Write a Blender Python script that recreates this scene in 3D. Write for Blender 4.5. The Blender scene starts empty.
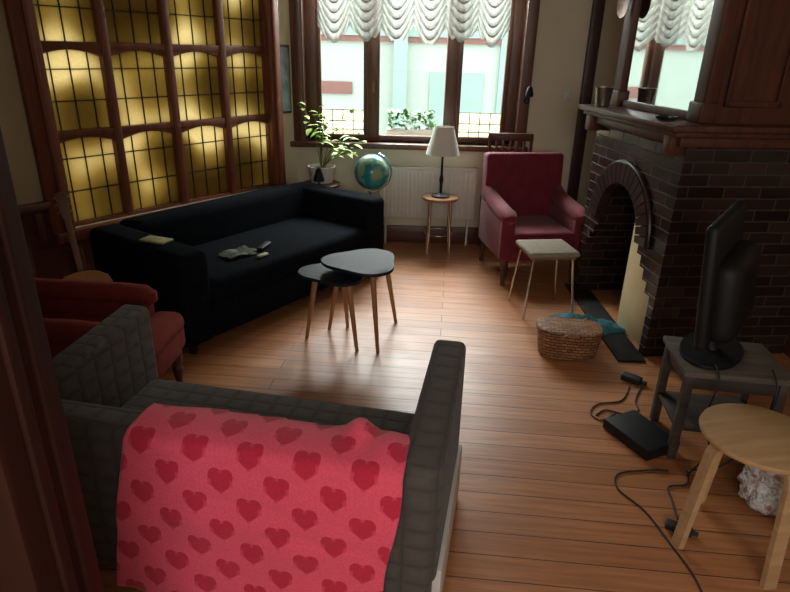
import bpy, bmesh, math, random
from mathutils import Vector, Matrix, Euler, noise
random.seed(4)
R=math.radians
sc=bpy.context.scene
COL=sc.collection
# ------------------------------------------------------------ materials
def newmat(name):
    m=bpy.data.materials.new(name); m.use_nodes=True
    nt=m.node_tree; b=nt.nodes['Principled BSDF']
    return m,nt,b
def lnk(nt,a,b): nt.links.new(a,b)
def coords(nt,kind='UV',scale=(1,1,1),rot=(0,0,0)):
    tc=nt.nodes.new('ShaderNodeTexCoord'); mp=nt.nodes.new('ShaderNodeMapping')
    mp.inputs['Scale'].default_value=scale; mp.inputs['Rotation'].default_value=rot
    lnk(nt,tc.outputs[kind],mp.inputs['Vector']); return mp.outputs['Vector']
def ramp(nt,fac,stops):
    r=nt.nodes.new('ShaderNodeValToRGB'); e=r.color_ramp.elements
    e[0].position=stops[0][0]; e[0].color=(*stops[0][1],1)
    e[1].position=stops[-1][0]; e[1].color=(*stops[-1][1],1)
    for p,c in stops[1:-1]:
        n=e.new(p); n.color=(*c,1)
    lnk(nt,fac,r.inputs['Fac']); return r.outputs['Color']
def bump(nt,b,h,strength=.3,dist=.01):
    n=nt.nodes.new('ShaderNodeBump'); n.inputs['Strength'].default_value=strength; n.inputs['Distance'].default_value=dist
    lnk(nt,h,n.inputs['Height']); lnk(nt,n.outputs['Normal'],b.inputs['Normal'])
def M_(nt,op,a,b=None,c=None):
    n=nt.nodes.new('ShaderNodeMath'); n.operation=op
    for i,v in enumerate((a,b,c)):
        if v is None: continue
        if isinstance(v,(int,float)): n.inputs[i].default_value=v
        else: lnk(nt,v,n.inputs[i])
    return n.outputs[0]
def dk(c,k): return tuple(max(0,min(1,x*k)) for x in c)
def plain(name,col,rough=.5,var=.15,scale=8,metal=0,bmp=0,spec=.5,kind='Object',bscale=None,sheen=0,coat=0):
    m,nt,b=newmat(name)
    v=coords(nt,kind)
    n=nt.nodes.new('ShaderNodeTexNoise'); n.inputs['Scale'].default_value=scale; n.inputs['Detail'].default_value=5
    lnk(nt,v,n.inputs['Vector'])
    lnk(nt,ramp(nt,n.outputs['Fac'],[(.3,dk(col,1-var)),(.7,dk(col,1+var))]),b.inputs['Base Color'])
    b.inputs['Roughness'].default_value=rough; b.inputs['Metallic'].default_value=metal
    b.inputs['Specular IOR Level'].default_value=spec
    if sheen: b.inputs['Sheen Weight'].default_value=sheen
    if coat: b.inputs['Coat Weight'].default_value=coat
    if bmp:
        n2=nt.nodes.new('ShaderNodeTexNoise'); n2.inputs['Scale'].default_value=bscale or scale*6; n2.inputs['Detail'].default_value=4
        lnk(nt,v,n2.inputs['Vector']); bump(nt,b,n2.outputs['Fac'],bmp,.004)
    return m
def wood(name,c1,c2,rough=.4,axis='X',scale=1,coat=0,spec=.5):
    m,nt,b=newmat(name)
    s={'X':(1.5,14,14),'Y':(14,1.5,14),'Z':(14,14,1.5)}[axis]
    v=coords(nt,'Object',tuple(x*scale for x in s))
    n=nt.nodes.new('ShaderNodeTexNoise'); n.inputs['Scale'].default_value=2; n.inputs['Detail'].default_value=8; n.inputs['Distortion'].default_value=.6
    lnk(nt,v,n.inputs['Vector'])
    lnk(nt,ramp(nt,n.outputs['Fac'],[(.3,c1),(.7,c2)]),b.inputs['Base Color'])
    b.inputs['Roughness'].default_value=rough; b.inputs['Coat Weight'].default_value=coat
    b.inputs['Specular IOR Level'].default_value=spec
    bump(nt,b,n.outputs['Fac'],.12,.003)
    return m
def m_floor():
    m,nt,b=newmat('floor_boards')
    v=coords(nt,'Object',(1,1,1),(0,0,R(5)))
    br=nt.nodes.new('ShaderNodeTexBrick'); br.offset=.37; br.inputs['Scale'].default_value=1
    br.inputs['Brick Width'].default_value=2.3; br.inputs['Row Height'].default_value=.105; br.inputs['Mortar Size'].default_value=.0026
    br.inputs['Mortar Smooth'].default_value=.4; br.inputs['Bias'].default_value=0
    br.inputs['Color1'].default_value=(0,0,0,1); br.inputs['Color2'].default_value=(1,1,1,1); br.inputs['Mortar'].default_value=(.5,.5,.5,1)
    lnk(nt,v,br.inputs['Vector'])
    base=ramp(nt,br.outputs['Color'],[(0,(.44,.178,.070)),(.5,(.50,.210,.085)),(1,(.56,.245,.105))])
    mp=nt.nodes.new('ShaderNodeMapping'); mp.inputs['Scale'].default_value=(1.4,26,1); lnk(nt,v,mp.inputs['Vector'])
    n=nt.nodes.new('ShaderNodeTexNoise'); n.inputs['Scale'].default_value=2; n.inputs['Detail'].default_value=8; n.inputs['Distortion'].default_value=.5
    lnk(nt,mp.outputs['Vector'],n.inputs['Vector'])
    g=ramp(nt,n.outputs['Fac'],[(.28,(.66,.60,.54)),(.66,(1.0,1.0,1.0))])
    mx=nt.nodes.new('ShaderNodeMix'); mx.data_type='RGBA'; mx.blend_type='MULTIPLY'; mx.inputs[0].default_value=1
    lnk(nt,base,mx.inputs[6]); lnk(nt,g,mx.inputs[7])
    mx2=nt.nodes.new('ShaderNodeMix'); mx2.data_type='RGBA'; lnk(nt,br.outputs['Fac'],mx2.inputs[0])
    lnk(nt,mx.outputs[2],mx2.inputs[6]); mx2.inputs[7].default_value=(.06,.024,.013,1)
    lnk(nt,mx2.outputs[2],b.inputs['Base Color'])
    n3=nt.nodes.new('ShaderNodeTexNoise'); n3.inputs['Scale'].default_value=4; n3.inputs['Detail'].default_value=4; lnk(nt,v,n3.inputs['Vector'])
    lnk(nt,M_(nt,'MULTIPLY_ADD',n3.outputs['Fac'],.35,.25),b.inputs['Roughness'])
    b.inputs['Coat Weight'].default_value=.2; b.inputs['Coat Roughness'].default_value=.38
    h=M_(nt,'SUBTRACT',M_(nt,'MULTIPLY',n.outputs['Fac'],.3),br.outputs['Fac'])
    bump(nt,b,h,.35,.003)
    return m
def m_brick():
    m,nt,b=newmat('glazed_brick')
    v=coords(nt,'UV')
    nw=nt.nodes.new('ShaderNodeTexNoise'); nw.inputs['Scale'].default_value=9; lnk(nt,v,nw.inputs['Vector'])
    va=nt.nodes.new('ShaderNodeVectorMath'); va.operation='MULTIPLY_ADD'; lnk(nt,nw.outputs['Color'],va.inputs[0]); va.inputs[1].default_value=(.008,.008,0); lnk(nt,v,va.inputs[2])
    br=nt.nodes.new('ShaderNodeTexBrick'); br.inputs['Scale'].default_value=1
    br.inputs['Brick Width'].default_value=.2; br.inputs['Row Height'].default_value=.062; br.inputs['Mortar Size'].default_value=.0042
    br.inputs['Color1'].default_value=(.013,.008,.007,1); br.inputs['Color2'].default_value=(.045,.024,.018,1); br.inputs['Mortar'].default_value=(.055,.042,.034,1)
    br.inputs['Mortar Smooth'].default_value=.4
    lnk(nt,va.outputs[0],br.inputs['Vector']); lnk(nt,br.outputs['Color'],b.inputs['Base Color'])
    lnk(nt,M_(nt,'MULTIPLY_ADD',br.outputs['Fac'],.5,.22),b.inputs['Roughness'])
    bump(nt,b,M_(nt,'SUBTRACT',1.0,br.outputs['Fac']),.8,.006)
    return m
def m_quilt():
    m,nt,b=newmat('quilted_grey_fabric')
    tc=nt.nodes.new('ShaderNodeTexCoord'); sp=nt.nodes.new('ShaderNodeSeparateXYZ'); lnk(nt,tc.outputs['UV'],sp.inputs[0])
    k=math.pi/.085
    wv=nt.nodes.new('ShaderNodeTexNoise'); wv.inputs['Scale'].default_value=6; lnk(nt,tc.outputs['UV'],wv.inputs['Vector'])
    ux=M_(nt,'MULTIPLY_ADD',wv.outputs['Fac'],.03,sp.outputs[0]); uy=M_(nt,'MULTIPLY_ADD',wv.outputs['Fac'],-.03,sp.outputs[1])
    a=M_(nt,'ABSOLUTE',M_(nt,'SINE',M_(nt,'MULTIPLY',ux,k)))
    c=M_(nt,'ABSOLUTE',M_(nt,'SINE',M_(nt,'MULTIPLY',uy,k*1.3)))
    h=M_(nt,'POWER',M_(nt,'MINIMUM',a,c),.5)
    n=nt.nodes.new('ShaderNodeTexNoise'); n.inputs['Scale'].default_value=45; n.inputs['Detail'].default_value=4; lnk(nt,tc.outputs['UV'],n.inputs['Vector'])
    h2=M_(nt,'MULTIPLY_ADD',n.outputs['Fac'],.4,M_(nt,'MULTIPLY',h,.6))
    lnk(nt,ramp(nt,h2,[(.1,(.048,.041,.036)),(.5,(.078,.067,.059)),(1,(.108,.094,.083))]),b.inputs['Base Color'])
    b.inputs['Roughness'].default_value=.95; b.inputs['Sheen Weight'].default_value=.1; b.inputs['Specular IOR Level'].default_value=.2
    bump(nt,b,h,.3,.013)
    return m
def m_hearts():
    m,nt,b=newmat('heart_fleece')
    tc=nt.nodes.new('ShaderNodeTexCoord'); sp=nt.nodes.new('ShaderNodeSeparateXYZ'); lnk(nt,tc.outputs['UV'],sp.inputs[0])
    PX,PY=.160,.078
    U=M_(nt,'DIVIDE',sp.outputs[0],PX); V=M_(nt,'DIVIDE',sp.outputs[1],PY)
    row=M_(nt,'FLOOR',V)
    odd=M_(nt,'MULTIPLY',M_(nt,'MODULO',M_(nt,'ADD',row,40),2.0),.5)
    fx=M_(nt,'SUBTRACT',M_(nt,'FRACT',M_(nt,'ADD',U,odd)),.5)
    fy=M_(nt,'SUBTRACT',M_(nt,'FRACT',V),.5)
    x=M_(nt,'MULTIPLY',fx,PX/.032); y=M_(nt,'ADD',M_(nt,'MULTIPLY',fy,PY/.0325),.12)
    x2=M_(nt,'MULTIPLY',x,x); y2=M_(nt,'MULTIPLY',y,y)
    q=M_(nt,'SUBTRACT',M_(nt,'ADD',x2,y2),1.0)
    f=M_(nt,'SUBTRACT',M_(nt,'MULTIPLY',M_(nt,'MULTIPLY',q,q),q),M_(nt,'MULTIPLY',x2,M_(nt,'MULTIPLY',y2,y)))
    n=nt.nodes.new('ShaderNodeTexNoise'); n.inputs['Scale'].default_value=130; n.inputs['Detail'].default_value=5; lnk(nt,tc.outputs['UV'],n.inputs['Vector'])
    mr=nt.nodes.new('ShaderNodeMapRange'); mr.inputs['From Min'].default_value=.04; mr.inputs['From Max'].default_value=-.04
    lnk(nt,f,mr.inputs['Value'])
    mx=nt.nodes.new('ShaderNodeMix'); mx.data_type='RGBA'; lnk(nt,mr.outputs[0],mx.inputs[0])
    mx.inputs[6].default_value=(.94,.100,.175,1); mx.inputs[7].default_value=(.64,.018,.062,1)
    g=ramp(nt,n.outputs['Fac'],[(.3,(.84,.84,.84)),(.7,(1,1,1))])
    m2=nt.nodes.new('ShaderNodeMix'); m2.data_type='RGBA'; m2.blend_type='MULTIPLY'; m2.inputs[0].default_value=1
    lnk(nt,mx.outputs[2],m2.inputs[6]); lnk(nt,g,m2.inputs[7]); lnk(nt,m2.outputs[2],b.inputs['Base Color'])
    b.inputs['Roughness'].default_value=.9; b.inputs['Sheen Weight'].default_value=.2
    bump(nt,b,n.outputs['Fac'],.4,.004)
    return m
def m_amber():
    m,nt,b=newmat('amber_textured_glass')
    v=coords(nt,'Object')
    n=nt.nodes.new('ShaderNodeTexNoise'); n.inputs['Scale'].default_value=2.5; n.inputs['Detail'].default_value=0; lnk(nt,v,n.inputs['Vector'])
    n2=nt.nodes.new('ShaderNodeTexNoise'); n2.inputs['Scale'].default_value=90; n2.inputs['Detail'].default_value=2; lnk(nt,v,n2.inputs['Vector'])
    sp=nt.nodes.new('ShaderNodeSeparateXYZ'); lnk(nt,v,sp.inputs[0])
    glow=M_(nt,'ADD',n.outputs['Fac'],M_(nt,'MULTIPLY_ADD',sp.outputs[2],.13,-.145))
    c=ramp(nt,glow,[(.28,(.145,.100,.038)),(.44,(.215,.158,.060)),(.56,(.38,.295,.125)),(.70,(.76,.66,.41))])  # glow from behind painted into the glass colour: pale patches, duller bottom row
    g=ramp(nt,n2.outputs['Fac'],[(.35,(.90,.90,.90)),(.65,(1,1,1))])
    mx=nt.nodes.new('ShaderNodeMix'); mx.data_type='RGBA'; mx.blend_type='MULTIPLY'; mx.inputs[0].default_value=1
    lnk(nt,c,mx.inputs[6]); lnk(nt,g,mx.inputs[7])
    t=nt.nodes.new('ShaderNodeBsdfTranslucent'); lnk(nt,mx.outputs[2],t.inputs['Color'])
    gl=nt.nodes.new('ShaderNodeBsdfGlossy'); gl.inputs['Roughness'].default_value=.25; gl.inputs['Color'].default_value=(.5,.5,.5,1)
    ms=nt.nodes.new('ShaderNodeMixShader'); ms.inputs[0].default_value=.05
    lnk(nt,t.outputs[0],ms.inputs[1]); lnk(nt,gl.outputs[0],ms.inputs[2])
    lnk(nt,ms.outputs[0],nt.nodes['Material Output'].inputs['Surface'])
    return m
def m_creamglass():
    m,nt,b=newmat('cream_leaded_glass')
    v=coords(nt,'Object')
    n=nt.nodes.new('ShaderNodeTexNoise'); n.inputs['Scale'].default_value=14; lnk(nt,v,n.inputs['Vector'])
    t=nt.nodes.new('ShaderNodeBsdfTranslucent'); lnk(nt,ramp(nt,n.outputs['Fac'],[(.3,(.50,.47,.34)),(.7,(.66,.62,.48))]),t.inputs['Color'])
    tr=nt.nodes.new('ShaderNodeBsdfTransparent'); tr.inputs['Color'].default_value=(.9,.88,.75,1)
    ms=nt.nodes.new('ShaderNodeMixShader'); ms.inputs[0].default_value=.45
    lnk(nt,t.outputs[0],ms.inputs[1]); lnk(nt,tr.outputs[0],ms.inputs[2])
    lnk(nt,ms.outputs[0],nt.nodes['Material Output'].inputs['Surface'])
    return m
def m_lace():
    m,nt,b=newmat('lace_curtain')
    v=coords(nt,'Object')
    n=nt.nodes.new('ShaderNodeTexNoise'); n.inputs['Scale'].default_value=40; lnk(nt,v,n.inputs['Vector'])
    t=nt.nodes.new('ShaderNodeBsdfTranslucent'); t.inputs['Color'].default_value=(.25,.25,.23,1)
    d=nt.nodes.new('ShaderNodeBsdfDiffuse'); d.inputs['Color'].default_value=(.54,.525,.48,1)
    tr=nt.nodes.new('ShaderNodeBsdfTransparent')
    m1=nt.nodes.new('ShaderNodeMixShader'); m1.inputs[0].default_value=.62; lnk(nt,t.outputs[0],m1.inputs[1]); lnk(nt,d.outputs[0],m1.inputs[2])
    m2=nt.nodes.new('ShaderNodeMixShader'); lnk(nt,M_(nt,'MULTIPLY_ADD',n.outputs['Fac'],.3,.0),m2.inputs[0])
    lnk(nt,m1.outputs[0],m2.inputs[1]); lnk(nt,tr.outputs[0],m2.inputs[2])
    lnk(nt,m2.outputs[0],nt.nodes['Material Output'].inputs['Surface'])
    return m
def m_clear():
    m,nt,b=newmat('clear_glass')
    tr=nt.nodes.new('ShaderNodeBsdfTransparent'); tr.inputs['Color'].default_value=(.95,.96,.94,1)
    gl=nt.nodes.new('ShaderNodeBsdfGlossy'); gl.inputs['Roughness'].default_value=.02
    fr=nt.nodes.new('ShaderNodeLayerWeight'); fr.inputs['Blend'].default_value=.15
    ms=nt.nodes.new('ShaderNodeMixShader'); lnk(nt,M_(nt,'MULTIPLY',fr.outputs['Fresnel'],.6),ms.inputs[0])
    lnk(nt,tr.outputs[0],ms.inputs[1]); lnk(nt,gl.outputs[0],ms.inputs[2])
    lnk(nt,ms.outputs[0],nt.nodes['Material Output'].inputs['Surface'])
    return m
def m_wicker():
    m,nt,b=newmat('wicker')
    v=coords(nt,'UV')
    br=nt.nodes.new('ShaderNodeTexBrick'); br.inputs['Scale'].default_value=1
    br.inputs['Brick Width'].default_value=.045; br.inputs['Row Height'].default_value=.018; br.inputs['Mortar Size'].default_value=.0028
    br.inputs['Mortar Smooth'].default_value=.8
    br.inputs['Color1'].default_value=(.42,.20,.08,1); br.inputs['Color2'].default_value=(.22,.09,.035,1); br.inputs['Mortar'].default_value=(.03,.012,.006,1)
    lnk(nt,v,br.inputs['Vector']); lnk(nt,br.outputs['Color'],b.inputs['Base Color'])
    b.inputs['Roughness'].default_value=.6
    bump(nt,b,M_(nt,'SUBTRACT',1.0,br.outputs['Fac']),1,.014)
    return m
def m_globe():
    m,nt,b=newmat('globe_map')
    v=coords(nt,'Object')
    n=nt.nodes.new('ShaderNodeTexNoise'); n.inputs['Scale'].default_value=7; n.inputs['Detail'].default_value=6; lnk(nt,v,n.inputs['Vector'])
    lnk(nt,ramp(nt,n.outputs['Fac'],[(.5,(.02,.24,.30)),(.53,(.05,.31,.33)),(.55,(.20,.38,.24)),(.65,(.34,.38,.22))]),b.inputs['Base Color'])
    b.inputs['Roughness'].default_value=.25
    return m
def m_bag():
    m,nt,b=newmat('printed_plastic_bag')
    v=coords(nt,'Object')
    n=nt.nodes.new('ShaderNodeTexVoronoi'); n.inputs['Scale'].default_value=16; lnk(nt,v,n.inputs['Vector'])
    lnk(nt,ramp(nt,n.outputs['Distance'],[(.0,(.28,.35,.42)),(.18,(.6,.25,.22)),(.26,(.72,.73,.74)),(1,(.78,.78,.78))]),b.inputs['Base Color'])
    n2=nt.nodes.new('ShaderNodeTexNoise'); n2.inputs['Scale'].default_value=26; n2.inputs['Detail'].default_value=3; n2.inputs['Distortion'].default_value=2; lnk(nt,v,n2.inputs['Vector'])
    b.inputs['Roughness'].default_value=.3; bump(nt,b,n2.outputs['Fac'],1,.03)
    return m
WALL=plain('cream_plaster',(.64,.57,.42),.8,.05,3,bmp=.15)
CEIL=plain('ceiling_paint',(.6,.57,.5),.9,.04,3)
FLOOR=m_floor()
DW=wood('dark_red_wood',(.055,.018,.010),(.11,.036,.019),.45,'Z',spec=.35)
DWX=wood('dark_red_wood_horizontal',(.065,.02,.011),(.13,.042,.021),.38,'X')
CASING=wood('dark_mahogany',(.035,.015,.010),(.07,.030,.019),.45,'Z')
WINW=wood('window_brown_wood',(.09,.036,.021),(.155,.065,.038),.42,'Z')
DOORC=wood('door_casing_wood',(.024,.0075,.0048),(.046,.014,.008),.7,'Z',spec=.2)
LEADFR=wood('window_red_wood',(.14,.040,.020),(.24,.075,.036),.42,'Z')
BRICK=m_brick(); QUILT=m_quilt(); HEART=m_hearts(); AMBER=m_amber(); LACE=m_lace(); CLEAR=m_clear(); WICK=m_wicker(); CREAMG=m_creamglass()
LEAD=plain('lead_came',(.035,.028,.02),.6,.1,10,metal=.2)
NAVY=plain('dark_navy_fabric',(.006,.0075,.010),1,.3,30,bmp=.4,bscale=220,spec=.04)
RED=plain('burgundy_velvet',(.15,.012,.022),.8,.2,12,bmp=.2,bscale=200,sheen=.12,spec=.3)
CORAL=plain('coral_fabric',(.185,.034,.026),.95,.15,14,bmp=.3,bscale=200,spec=.12)
BLACKT=plain('black_lacquer',(.010,.015,.023),.5,.1,10,spec=.13)
OAK=wood('pale_beech',(.42,.25,.12),(.56,.36,.19),.45,'X')
LEGW=wood('brown_leg_wood',(.28,.13,.055),(.40,.20,.09),.4,'Z')
DLEG=wood('dark_leg_wood',(.05,.02,.012),(.09,.035,.02),.35,'Z')
WHITE=plain('white_enamel',(.62,.60,.54),.4,.04,5)
POTW=plain('white_pot_glaze',(.78,.76,.70),.3,.04,5)
WBASE=plain('white_painted_base',(.6,.58,.54),.5,.05,5)
CHROME=plain('chrome',(.6,.57,.52),.25,.05,10,metal=1)
CREAMV=plain('grey_brown_vinyl_seat',(.25,.205,.155),.75,.1,40,spec=.15)
BLK=plain('black_plastic',(.007,.007,.008),.55,.1,20,spec=.3)
BLKR=plain('black_rubber',(.010,.009,.009),.6,.1,20)
SCREEN=plain('screen_glass',(.004,.004,.005),.2,.1,4,spec=.3)
SHADE=plain('white_lamp_shade',(.72,.7,.64),.8,.03,20)
GLOBE=m_globe()
LEAF=plain('leaf_yellow_green',(.33,.50,.08),.5,.3,18)
LEAFD=plain('leaf_dark_green',(.07,.17,.05),.5,.4,18)
STEM=plain('plant_stem',(.12,.12,.04),.6,.2,20)
SOIL=plain('soil',(.03,.018,.01),.95,.3,40)
TEAL=plain('teal_cloth',(.03,.16,.20),.9,.3,14,bmp=.6)
SLATE=plain('slate_hearth',(.020,.016,.015),.75,.4,8,bmp=.3,spec=.2)
SOOT=plain('soot',(.012,.01,.009),.9,.3,6)
YEL=plain('yellow_cream_board',(.60,.47,.26),.7,.08,6)
MIRROR,_nt,_b=newmat('mirror_silver'); _b.inputs['Metallic'].default_value=1; _b.inputs['Roughness'].default_value=.03; _b.inputs['Base Color'].default_value=(.75,.78,.76,1)
BRASS=plain('old_brass',(.22,.13,.05),.4,.2,8,metal=1)
COPPER=plain('dark_copper',(.10,.05,.03),.45,.2,8,metal=.8)
PEWTER=plain('pewter',(.35,.33,.3),.35,.15,10,metal=1)
SPRUCE=wood('guitar_spruce',(.50,.24,.08),(.6,.32,.12),.3,'Z')
FRET=wood('guitar_neck_wood',(.16,.08,.045),(.25,.125,.07),.4,'Z')
PAPER=plain('magazine_paper',(.30,.28,.16),.6,.4,30)
MAG=plain('dark_magazine_print',(.06,.06,.045),.7,.9,22,spec=.2)
BAGW=m_bag()
GREYT=wood('dark_grey_wood',(.040,.031,.025),(.075,.058,.047),.6,'X',spec=.3)
GREYTOP=wood('worn_grey_table_top',(.075,.062,.050),(.145,.118,.096),.6,'X',spec=.3)
FAC=plain('facade_cream',(.39,.46,.41),.8,.04,2)
FACR=plain('facade_red',(.22,.105,.09),.8,.1,2)
FACG=plain('facade_green',(.27,.40,.355),.7,.06,2)
PAVE=plain('pavement',(.3,.3,.28),.9,.1,3)
PLANTER=plain('planter_white',(.45,.46,.42),.6,.05,6)
PICT=plain('blue_grey_print',(.18,.24,.25),.5,.6,9)
# ------------------------------------------------------------ builder
class B:
    def __init__(s): s.bm=bmesh.new()
    def _x(s,vs,c,rot):
        if rot is not None:
            mt=rot if isinstance(rot,Matrix) else Euler(rot).to_matrix()
            for v in vs: v.co=mt@v.co
        for v in vs: v.co+=Vector(c)
    def box(s,c,d,bev=0,rot=None,seg=2):
        r=bmesh.ops.create_cube(s.bm,size=1); vs=r['verts']
        for v in vs: v.co=Vector((v.co.x*d[0],v.co.y*d[1],v.co.z*d[2]))
        s._x(vs,c,rot)
        if bev>0:
            es=list({e for v in vs for e in v.link_edges})
            bmesh.ops.bevel(s.bm,geom=es,offset=min(bev,min(d)*.49),segments=seg,profile=.5,affect='EDGES')
        return s
    def span(s,a,b,bev=0,seg=2):
        return s.box([(a[i]+b[i])/2 for i in range(3)],[abs(b[i]-a[i]) for i in range(3)],bev,None,seg)
    def tube(s,pts,r,n=10,r2=None,closed=False,flat=None,phase=0):
        pts=[Vector(p) for p in pts]; N=len(pts); rings=[]
        up=None
        for i,p in enumerate(pts):
            if closed: t=(pts[(i+1)%N]-pts[i-1]).normalized()
            else: t=(pts[min(i+1,N-1)]-pts[max(i-1,0)]).normalized()
            if up is None:
                a=Vector((0,0,1)) if abs(t.z)<.9 else Vector((0,1,0))
            else: a=up
            x=t.cross(a)
            if x.length<1e-5: x=t.cross(Vector((1,0,0)))
            x.normalize(); y=x.cross(t).normalized(); up=y
            if isinstance(r,(list,tuple)): rr=r[i]
            else: rr=r+( (r2-r)*i/(N-1) if r2 is not None else 0)
            fx,fy=flat if flat else (1,1)
            rings.append([s.bm.verts.new(p+x*math.cos(2*math.pi*k/n+phase)*rr*fx+y*math.sin(2*math.pi*k/n+phase)*rr*fy) for k in range(n)])
        M=N if closed else N-1
        for i in range(M):
            a,b=rings[i],rings[(i+1)%N]
            for k in range(n):
                s.bm.faces.new((a[k],b[k],b[(k+1)%n],a[(k+1)%n]))
        if not closed:
            s.bm.faces.new(rings[0]); s.bm.faces.new(list(reversed(rings[-1])))
        return s
    def cyl(s,a,b,r,r2=None,n=16): return s.tube([a,b],r,n,r if r2 is None else r2)
    def lathe(s,prof,c=(0,0,0),n=32,rot=None,cap=True,rf=None):
        rings=[];allv=[]
        for (r,z) in prof:
            ring=[]
            for k in range(n):
                a=2*math.pi*k/n; q=r*(rf(a,z) if rf else 1)
                ring.append(s.bm.verts.new((q*math.cos(a),q*math.sin(a),z)))
            rings.append(ring); allv+=ring
        for i in range(len(rings)-1):
            for k in range(n):
                s.bm.faces.new((rings[i][k],rings[i][(k+1)%n],rings[i+1][(k+1)%n],rings[i+1][k]))
        if cap:
            s.bm.faces.new(list(reversed(rings[0]))); s.bm.faces.new(rings[-1])
        s._x(allv,c,rot); return s
    def sph(s,c,r,sc=(1,1,1),u=24,v=16,rot=None):
        vs=bmesh.ops.create_uvsphere(s.bm,u_segments=u,v_segments=v,radius=r)['verts']
        for q in vs: q.co=Vector((q.co.x*sc[0],q.co.y*sc[1],q.co.z*sc[2]))
        s._x(vs,c,rot); return s
    def prism(s,poly,h0,h1,rot=None,c=(0,0,0),bev=0,seg=2):
        lo=[s.bm.verts.new((x,y,h0)) for x,y in poly]; hi=[s.bm.verts.new((x,y,h1)) for x,y in poly]
        n=len(poly)
        f0=s.bm.faces.new(list(reversed(lo))); f1=s.bm.faces.new(hi)
        for i in range(n): s.bm.faces.new((lo[i],lo[(i+1)%n],hi[(i+1)%n],hi[i]))
        s._x(lo+hi,c,rot)
        if bev: bmesh.ops.bevel(s.bm,geom=list(f0.edges)+list(f1.edges),offset=bev,segments=seg,profile=.5,affect='EDGES')
        return s
    def grid(s,fn,nu,nv,closeu=False):
        g=[[s.bm.verts.new(fn(i/nu,j/nv)) for j in range(nv+1)] for i in range(nu+(0 if closeu else 1))]
        for i in range(nu):
            for j in range(nv):
                a=g[i];b=g[(i+1)%len(g)]
                s.bm.faces.new((a[j],b[j],b[j+1],a[j+1]))
        return s
    def obj(s,name,mat,parent=None,loc=(0,0,0),rot=0,uvfn=None,smooth=40,**props):
        bm=s.bm
        bmesh.ops.recalc_face_normals(bm,faces=bm.faces)
        bm.normal_update()
        uv=bm.loops.layers.uv.new('UVMap')
        for f in bm.faces:
            n=f.normal; ax=max(range(3),key=lambda i:abs(n[i]))
            for l in f.loops:
                c=l.vert.co
                l[uv].uv=uvfn(c) if uvfn else ((c.y,c.z) if ax==0 else (c.x,c.z) if ax==1 else (c.x,c.y))
        me=bpy.data.meshes.new(name); bm.to_mesh(me); bm.free()
        for p in me.polygons: p.use_smooth=True
        me.set_sharp_from_angle(angle=R(smooth))
        me.materials.append(mat)
        o=bpy.data.objects.new(name,me); COL.objects.link(o)
        o.location=loc; o.rotation_euler=(0,0,rot) if not isinstance(rot,(tuple,list)) else rot
        if parent: o.parent=parent
        for k,v in props.items(): o[k]=v
        return o
def thing(name,label,cat,loc=(0,0,0),rot=0,**p):
    e=bpy.data.objects.new(name,None); e.empty_display_size=.1; COL.objects.link(e)
    e.location=loc; e.rotation_euler=(0,0,rot) if not isinstance(rot,(tuple,list)) else rot
    e['label']=label; e['category']=cat
    for k,v in p.items(): e[k]=v
    return e
ST=dict(kind='structure')
YB=5.17
# ------------------------------------------------------------ shell
b=B(); b.span((-4.2,-2.3,-.1),(2.5,YB+.1,0)); b.obj('floor',FLOOR,**ST)
b=B(); b.span((-4.2,-2.3,2.75),(2.5,YB+.1,2.85)); b.obj('ceiling',CEIL,**ST)
WX0,WX1,WZ0,WZ1=-.80,.99,.87,2.45
b=B(); b.span((-1.3,YB,0),(WX0,YB+.25,2.75)); b.span((WX1,YB,0),(2.5,YB+.25,2.75)); b.span((WX0,YB,0),(WX1,YB+.25,WZ0)); b.span((WX0,YB,WZ1),(WX1,YB+.25,2.75))
b.obj('wall_back',WALL,**ST)
b=B(); b.span((2.35,-2.3,0),(2.5,YB,2.75)); b.obj('wall_right',WALL,**ST)
b=B(); b.span((-4.2,-2.45,0),(2.5,-2.3,2.75)); b.obj('wall_rear',WALL,**ST)
b=B(); b.span((-2.0,-2.3,0),(-1.85,.76,2.75)); b.obj('wall_side',WALL,**ST)
b=B(); b.span((-4.2,.77,0),(-.74,.91,2.75)); b.obj('wall_front',WALL,**ST)
b=B(); b.span((-.78,.74,0),(-.60,.92,2.75),.006)
b.span((-.93,.715,0),(-.665,.76,2.75),.008); b.span((-.90,.70,0),(-.86,.72,2.75),.006); b.span((-.73,.70,0),(-.70,.72,2.75),.006)
b.span((-.605,.80,0),(-.59,.83,2.75),.005); b.span((-.605,.86,0),(-.592,.875,2.75),.004)
b.span((-.93,.905,0),(-.655,.93,2.75),.006)
b.obj('trim_1',DOORC,**ST)
LA=math.atan2(-.807,-.59); LP=(-.9,5.13,0)
lx0,lx1,lz0,lz1=.20,1.96,.52,2.2
b=B(); b.span((-.05,-.18,0),(lx0,0,2.75)); b.span((lx1,-.18,0),(5.3,0,2.75)); b.span((lx0,-.18,0),(lx1,0,lz0)); b.span((lx0,-.18,lz1),(lx1,0,2.75))
b.obj('wall_left',WALL,loc=LP,rot=LA,**ST)
b=B(); b.span((0.02,0,0),(3.9,.03,.50)); b.span((lx1+.08,0,.5),(3.9,.03,.68)); b.span((lx1+.08,0,.68),(3.9,.06,.72),.008)
for i in range(13): b.span((.1+i*.3,.03,.14),(.14+i*.3,.045,.5),.004)
for i in range(6): b.span((2.1+i*.3,.03,.5),(2.14+i*.3,.045,.66),.004)
b.span((0.02,0,0),(3.9,.05,.13),.006)
b.obj('trim_2',DWX,loc=LP,rot=LA,**ST)
b=B(); b.span((lx0-.06,0,lz0-.07),(lx1+.08,.06,lz0-.0),.01)
b.span((lx0-.06,0,lz0),(lx0+.05,.05,2.6),.008); b.span((lx1-.04,0,lz0),(lx1+.10,.05,2.6),.008)
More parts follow.
